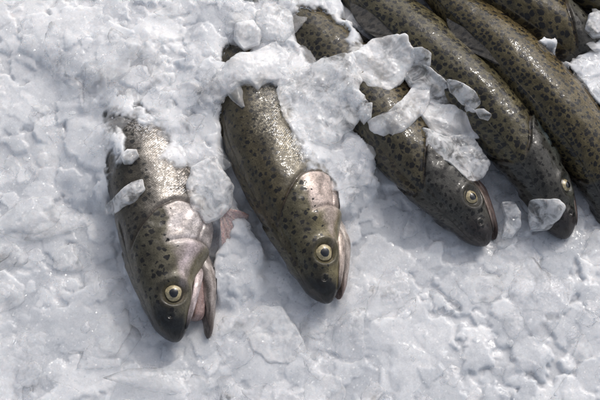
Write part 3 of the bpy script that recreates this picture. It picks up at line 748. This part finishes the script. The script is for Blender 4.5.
# distance to visible fish bodies, to keep loose pieces off the skin
FS = []
for F in FISH:
    q = np.linspace(0, min(F.len, 420), 120); c, _, _, _ = F.frame(q); FS.append((c, F.scale * (np.interp(q, S_K, np.maximum(AD_K, AV_K)))))
def fish_clear(x, y, z):
    """smallest (horizontal distance - half depth) over all fish whose back is above the bed there"""
    m = 1e9
    for c, r in FS:
        d = np.hypot(c[:, 0] - x, c[:, 1] - y) - r
        k = d.argmin()
        if c[k, 2] + 26 > z: m = min(m, d[k])
    return m
rs = np.random.default_rng(11)
def on_top0(px, py):
    z = 30.0
    for _ in range(10):
        p = P(px, py, z); z = 0.5 * z + 0.5 * float(bedz(p[0], p[1]))
    return P(px, py, z)
VV, FF, off = [], [], 0; KC = []
cnt = 0
for k in range(620):
    x = rs.uniform(-400, 400); y = rs.uniform(-290, 320)
    plate = k < 260
    R = rs.uniform(9, 26) if plate else min(15, 2.5 + rs.gamma(1.5, 3.0))
    if not plate and y < -20 and x < 100 and rs.random() < 0.6: continue
    z = bedz(x, y); qx, qy = project(x, y, z)
    if 222 < qx < 262 and 200 < qy < 276: continue
    if float(hb(x, y, HMF)) > z - 4 or fish_clear(x, y, z) < R * 0.6 and float(hb(x, y, HMF)) > z - 14: continue
    fl_ = rs.uniform(0.13, 0.24) if plate else rs.uniform(0.2, 0.42); w, f = chunk(rs, 4 if R > 7 else 3, R, flat=fl_, ta=0.12 if plate else 0.32, noise=0.10 if plate else 0.17)
    w[:, 0] += x; w[:, 1] += y; w[:, 2] += z + R * fl_ * (rs.uniform(-0.5, 0.1) if plate else rs.uniform(-0.2, 0.4))
    KC.append(np.full(len(w), float(np.clip(rs.normal(0.5, 0.3), 0, 1)))); VV.append(w); FF.append(f + off); off += len(w); cnt += 1
def sdat(x, y):
    return SD[np.clip(np.searchsorted(X, x), 1, len(X) - 1), np.clip(np.searchsorted(Y, y), 1, len(Y) - 1)]
# broken bits lying thicker on the ice that covers the fish, and a few caught on the skin
for (x0, x1, y0, y1, cnt_, r0, r1) in [(282, 378, 60, 205, 46, 3, 12), (200, 300, 0, 92, 26, 4, 12), (145, 250, 85, 215, 30, 3, 11), (205, 262, 205, 300, 14, 3, 8), (60, 215, 0, 110, 26, 6, 15), (540, 600, 35, 100, 10, 4, 9), (350, 490, 40, 170, 0, 2, 5)]:
    for _ in range(cnt_):
        p = on_top0(rs.uniform(x0, x1), rs.uniform(y0, y1)); R = rs.uniform(r0, r1)
        if sdat(p[0], p[1]) < R * 0.35: continue
        fl_ = rs.uniform(0.35, 0.75); w, f = chunk(rs, 4, R, flat=fl_, ta=0.5, noise=0.09)
        w = w + np.array([p[0], p[1], bedz(p[0], p[1]) + R * fl_ * rs.uniform(0.0, 0.5)])
        KC.append(np.full(len(w), float(np.clip(rs.normal(0.6, 0.3), 0, 1)))); VV.append(w); FF.append(f + off); off += len(w)
lo = mesh_obj('loose_ice', np.concatenate(VV), np.concatenate(FF), M_LOOSE, attrs=dict(clarity_and_light=np.concatenate(KC)))
lo['label'] = 'small glassy ice fragments scattered over the crushed ice'; lo['category'] = 'ice fragments'; lo['kind'] = 'stuff'

# ------------------------------------------------------------------ individual ice pieces
HB0 = None
HMt = np.maximum(bedz(uu, ww), HMF)
HB = np.maximum(gblur(HMt, 4.0), gblur(HMt, 13) - 1.0)
def on_top(px, py, off=0.0):
    z = 40.0
    for _ in range(12):
        p = P(px, py, z); z = 0.5 * z + 0.5 * (float(hb(p[0], p[1], HB)) + off)
    return P(px, py, z)

def slab(label, pts, z, thick, mat=M_MILKY, rnd=0.24, tilt=(0, 0), jag=0.065, facet=0.9, seed=0, dome=0.25):
    """piece of ice with the given outline (photo px at height z)"""
    rs = np.random.default_rng(seed + 100)
    thick = 6.0 + thick * 0.55
    W = np.array([on_top(a, b, thick * 0.5) for a, b in pts])[:, :2]
    W = W.mean(0) + (W - W.mean(0)) * 1.12
    # centroid & outline resample as radial function with corner keeping
    c = W.mean(0)
    n = 180
    seg = np.linalg.norm(np.roll(W, -1, 0) - W, axis=1); cum = np.r_[0, np.cumsum(seg)]
    t = np.linspace(0, cum[-1], n, endpoint=False)
    Wc = np.vstack([W, W[0]])
    o = np.stack([np.interp(t, cum, Wc[:, i]) for i in (0, 1)], 1)
    k = np.exp(-0.5 * (np.arange(-6, 7) / 1.6) ** 2); k /= k.sum()
    o = np.stack([np.convolve(np.r_[o[-6:, i], o[:, i], o[:6, i]], k, mode='valid') for i in (0, 1)], 1)
    size = cum[-1] / 6.28
    jn = N1(o[:, 0] / 10 + seed, o[:, 1] / 10) + N2(o[:, 0] / 3.2 + seed, o[:, 1] / 3.2) * 0.45
    o = c + (o - c) * (1 + jag * jn)[:, None]
    nr = 34
    a = np.linspace(0, 1, nr)
    rr = 1 - (1 - a) ** 1.9 if False else np.sin(a * math.pi / 2) ** 0.9
    base = c + (o[None] - c) * rr[:, None, None]
    e = (1 - rr)
    edge = np.sqrt(np.clip(1 - (1 - np.clip(e / rnd, 0, 1)) ** 2, 0, 1))
    G = base - c
    pl = hb(base[..., 0], base[..., 1], HB) * 0.75 + hb(base[..., 0], base[..., 1], HB).mean() * 0.25 + thick * (0.22 if z > 12 else -0.12) + G[..., 0] * tilt[0] + G[..., 1] * tilt[1]
    half = thick * 0.5
    zt = half * edge[:, None] * (1 + dome * (e[:, None] - 0.4)) * np.ones_like(pl)
    # facets: cut by a few planes, plus irregular surface
    for q in range(4):
        th = rs.uniform(0, 6.28); off_ = rs.uniform(0.1, 0.6) * size; sl = rs.uniform(0.15, 0.5) * facet
        cut = half - np.clip(G[..., 0] * math.cos(th) + G[..., 1] * math.sin(th) - off_, 0, None) * sl
        zt = np.minimum(zt, np.maximum(cut, half * 0.15 * edge[:, None]))
    nz = (N3(base[..., 0] / 9 + seed, base[..., 1] / 9) * 1.3 + N4(base[..., 0] / 3.5, base[..., 1] / 3.5 + seed) * 0.5) * facet
    zt = zt + nz * edge[:, None] * min(1, thick / 10)
    zb = -half * edge[:, None] * 0.9 + 0 * pl
    top = np.concatenate([base, (pl + zt)[..., None]], -1).reshape(-1, 3)
    bot = np.concatenate([base, (pl + zb)[..., None]], -1)[:-1].reshape(-1, 3)
    ft = grid_faces(nr, n, True)
    n0 = nr * n
    fb = grid_faces(nr - 1, n, True)[:, ::-1] + n0
    last_b = n0 + (nr - 2) * n; last_t = (nr - 1) * n
    i = np.arange(n); j = (i + 1) % n
    br = np.stack([last_b + j, last_b + i, last_t + i, last_t + j], 1)
    ob = mesh_obj('ice_chunk', top.tolist() + bot.tolist(), np.concatenate([ft, fb, br])[:, ::-1], mat)
    ob['label'] = label; ob['category'] = 'ice'; ob['group'] = 'larger ice pieces lying on and around the trout'
    return ob

SLABS = [
 # fish 1 covers
 ('rounded glassy lump beside the gill cover of the far left trout',
  [(192, 168), (208, 160), (222, 172), (232, 186), (230, 200), (221, 214), (206, 217), (194, 205), (188, 188)], 46, 18, M_GLASSY),
 ('narrow clear shard across the left edge of the far left trout',
  [(108, 205), (118, 194), (131, 182), (140, 179), (142, 188), (133, 200), (120, 208), (109, 213)], 34, 9, M_GLASSY),
 ('tiny oval ice bead near the back of the far left trout', [(121, 156), (127, 149), (136, 149), (138, 155), (131, 162), (124, 162)], 36, 8, M_MILKY),
 # left bank edge
 # between 1 and 2
 ('ragged ice chip in the gap left of the olive backed trout', [(205, 158), (216, 156), (222, 168), (228, 182), (220, 196), (208, 184)], 34, 12, M_GLASSY),
 # top of fish 2
 ('large diagonal white slab across the tail end of the olive backed trout',
  [(205, 90), (222, 70), (236, 56), (256, 52), (276, 42), (286, 58), (282, 76), (262, 80), (256, 86), (250, 80), (240, 82), (228, 92), (212, 98)], 62, 14, M_MILKY),
 ('rounded glassy chunk above the diagonal white slab', [(258, 12), (276, 4), (290, 12), (292, 28), (282, 38), (266, 34), (256, 24)], 62, 20, M_GLASSY),
 ('small white cube wedged above the diagonal slab', [(236, 24), (252, 20), (262, 30), (258, 42), (244, 46), (234, 38)], 62, 14, M_MILKY),
 # fish2 right cover
 ('big glassy plate with a sharp corner between the olive trout and the middle trout',
  [(283, 76), (300, 70), (322, 62), (352, 57), (356, 74), (358, 88), (364, 100), (360, 112), (346, 126), (330, 140), (306, 134), (292, 118), (284, 98)], 60, 13, M_GLASSY),
 ('clear triangular shard right of the sharp cornered plate', [(362, 104), (372, 102), (371, 116), (364, 122), (358, 114)], 56, 8, M_GLASSY),
 # over fish 3
 ('pale flat slab with an angled top over the middle trout', [(356, 52), (372, 42), (392, 37), (405, 37), (412, 48), (413, 58), (408, 70), (402, 78), (390, 84), (370, 82), (354, 74)], 62, 12, M_MILKY),
 ('small rounded knob of ice at the right end of the angled slab', [(410, 49), (422, 47), (431, 52), (430, 63), (422, 66), (411, 58)], 66, 10, M_GLASSY),
 ('elongated pale slab lying against the flank of the long spotted trout', [(406, 70), (414, 60), (430, 68), (446, 80), (456, 92), (466, 104), (450, 108), (428, 100), (414, 88), (406, 78)], 66, 12, M_GLASSY),
 ('crescent shaped white ice piece on the middle trout', [(372, 116), (388, 112), (402, 100), (412, 88), (426, 92), (428, 104), (418, 116), (404, 127), (388, 131), (374, 127)], 62, 10, M_MILKY),
 ('wide white slab between the middle and the long spotted trout', [(424, 100), (446, 104), (466, 104), (478, 112), (488, 118), (488, 130), (474, 136), (452, 137), (436, 134), (426, 118)], 60, 12, M_MILKY),
 ('pinkish grey ice block below the wide white slab', [(427, 128), (444, 136), (470, 134), (478, 150), (486, 162), (480, 176), (468, 176), (454, 162), (440, 152), (430, 142)], 48, 12, M_GLASSY),
 ('tiny droplet of ice at the right tip of the wide slab', [(475, 110), (484, 109), (491, 114), (488, 119), (480, 118)], 68, 6, M_GLASSY),
 ('clear glassy sliver melting on the flank of the long spotted trout', [(448, 80), (462, 82), (474, 90), (480, 100), (474, 108), (462, 104), (452, 94)], 66, 6, M_GLASSY),
 # near snouts
 ('frosty ice cube against the snout of the long spotted trout', [(531, 201), (560, 199), (565, 206), (560, 216), (550, 226), (532, 229), (530, 214)], 40, 22, M_GLASSY),
 ('clear rounded piece beside the lips of the middle trout', [(503, 203), (514, 203), (521, 212), (520, 226), (512, 236), (503, 234), (506, 218)], 20, 16, M_GLASSY),
 # right
 ('clear ice ball at the right edge near the top corner', [(590, 14), (600, 11), (608, 20), (606, 32), (594, 34), (587, 26)], 62, 16, M_GLASSY),
 # upper middle
 # foreground
 ('broad smooth ice block in the foreground below the far left and olive trout', [(244, 318), (262, 304), (282, 306), (292, 322), (302, 338), (304, 350), (290, 358), (270, 358), (252, 346)], 7, 20, M_MILKY),
]
for i, (lab, pts, z, th, mt) in enumerate(SLABS):
    slab(lab, pts, z, th, mt, seed=i * 13, tilt=(random.uniform(-.06, .06), random.uniform(-.06, .06)))

# pink pectoral fin of the first trout
def pectoral(F, parent):
    n = 40; u = np.linspace(0, 1, n); v = np.linspace(0, 1, 16)
    U, Vv = np.meshgrid(u, v, indexing='ij')
    a = np.array(P(219, 208, 32))
    tips = np.array([P(249 - 25 * t + 1.0 * math.sin(t * 23), 214 + 46 * t + 1.0 * math.sin(t * 31), 24 - 12 * t) for t in u])
    pts = a + (tips[:, None] - a) * Vv[..., None] * (1 + 0.02 * N1(U * 30, U))[..., None]
    pts[..., 2] += 0.3 * np.sin(U * 75) * Vv + 1.6 * N2(U * 4, Vv * 3) + 4 * np.sin(Vv * 3.1)
    lo_ = pts.copy(); lo_[..., 2] -= 1.6
    vs = np.concatenate([pts.reshape(-1, 3), lo_.reshape(-1, 3)])
    g = grid_faces(n, 16); n0 = n * 16
    fs = [g, g[:, ::-1] + n0]
    for i in range(n - 1): fs.append(np.array([[i * 16 + 15, (i + 1) * 16 + 15, (i + 1) * 16 + 15 + n0, i * 16 + 15 + n0]]))
    for r0 in (0, (n - 1) * 16):
        for j in range(15): fs.append(np.array([[r0 + j, r0 + j + 1, r0 + j + 1 + n0, r0 + j + n0]]))
    mesh_obj('pectoral_fin', vs, np.concatenate(fs), M_FINPINK, parent)
roots = [o for o in COL.objects if o.name.startswith('trout')]
pectoral(FISH[0], roots[0])

# ------------------------------------------------------------------ light
SUN_EL, SUN_AZ = math.radians(44), math.radians(32)      # azimuth measured from +y towards +x
w = bpy.data.worlds.new('World'); scn.world = w; w.use_nodes = True
nt = w.node_tree; bg = nt.nodes['Background']
sky = nt.nodes.new('ShaderNodeTexSky'); sky.sky_type = 'NISHITA'; sky.sun_disc = False
sky.sun_elevation = SUN_EL; sky.sun_rotation = SUN_AZ; sky.dust_density = 4.0; sky.air_density = 0.8
hs = nt.nodes.new('ShaderNodeHueSaturation'); hs.inputs['Saturation'].default_value = 0.46
nt.links.new(sky.outputs[0], hs.inputs['Color']); nt.links.new(hs.outputs[0], bg.inputs[0]); bg.inputs[1].default_value = 0.15
sl = bpy.data.lights.new('sun', 'SUN'); sl.energy = 0.68; sl.angle = math.radians(4); sl.color = (1, 0.96, 0.9)
so = bpy.data.objects.new('sun', sl); COL.objects.link(so)
dv = Vector((math.sin(SUN_AZ) * math.cos(SUN_EL), math.cos(SUN_AZ) * math.cos(SUN_EL), math.sin(SUN_EL)))
so.rotation_euler = dv.to_track_quat('Z', 'Y').to_euler()

# ------------------------------------------------------------------ camera object
cam = bpy.data.cameras.new('camera'); co = bpy.data.objects.new('camera', cam); COL.objects.link(co)
co.location = Vector(CAM * SC); co.rotation_euler = (TILT, 0, 0)
cam.sensor_width = 36; cam.lens = 36 * DIST / 600; cam.clip_start = 0.05; cam.clip_end = 50
cam.dof.use_dof = True; cam.dof.focus_distance = DIST * SC * 0.985; cam.dof.aperture_fstop = 22
scn.camera = co
scn.view_settings.view_transform = 'Standard'; scn.view_settings.look = 'None'
scn.view_settings.exposure = -0.03
scn.cycles.max_bounces = 6; scn.cycles.diffuse_bounces = 3; scn.cycles.glossy_bounces = 3; scn.cycles.transmission_bounces = 5; scn.cycles.transparent_max_bounces = 8; scn.cycles.adaptive_threshold = 0.04; scn.cycles.use_denoising = True
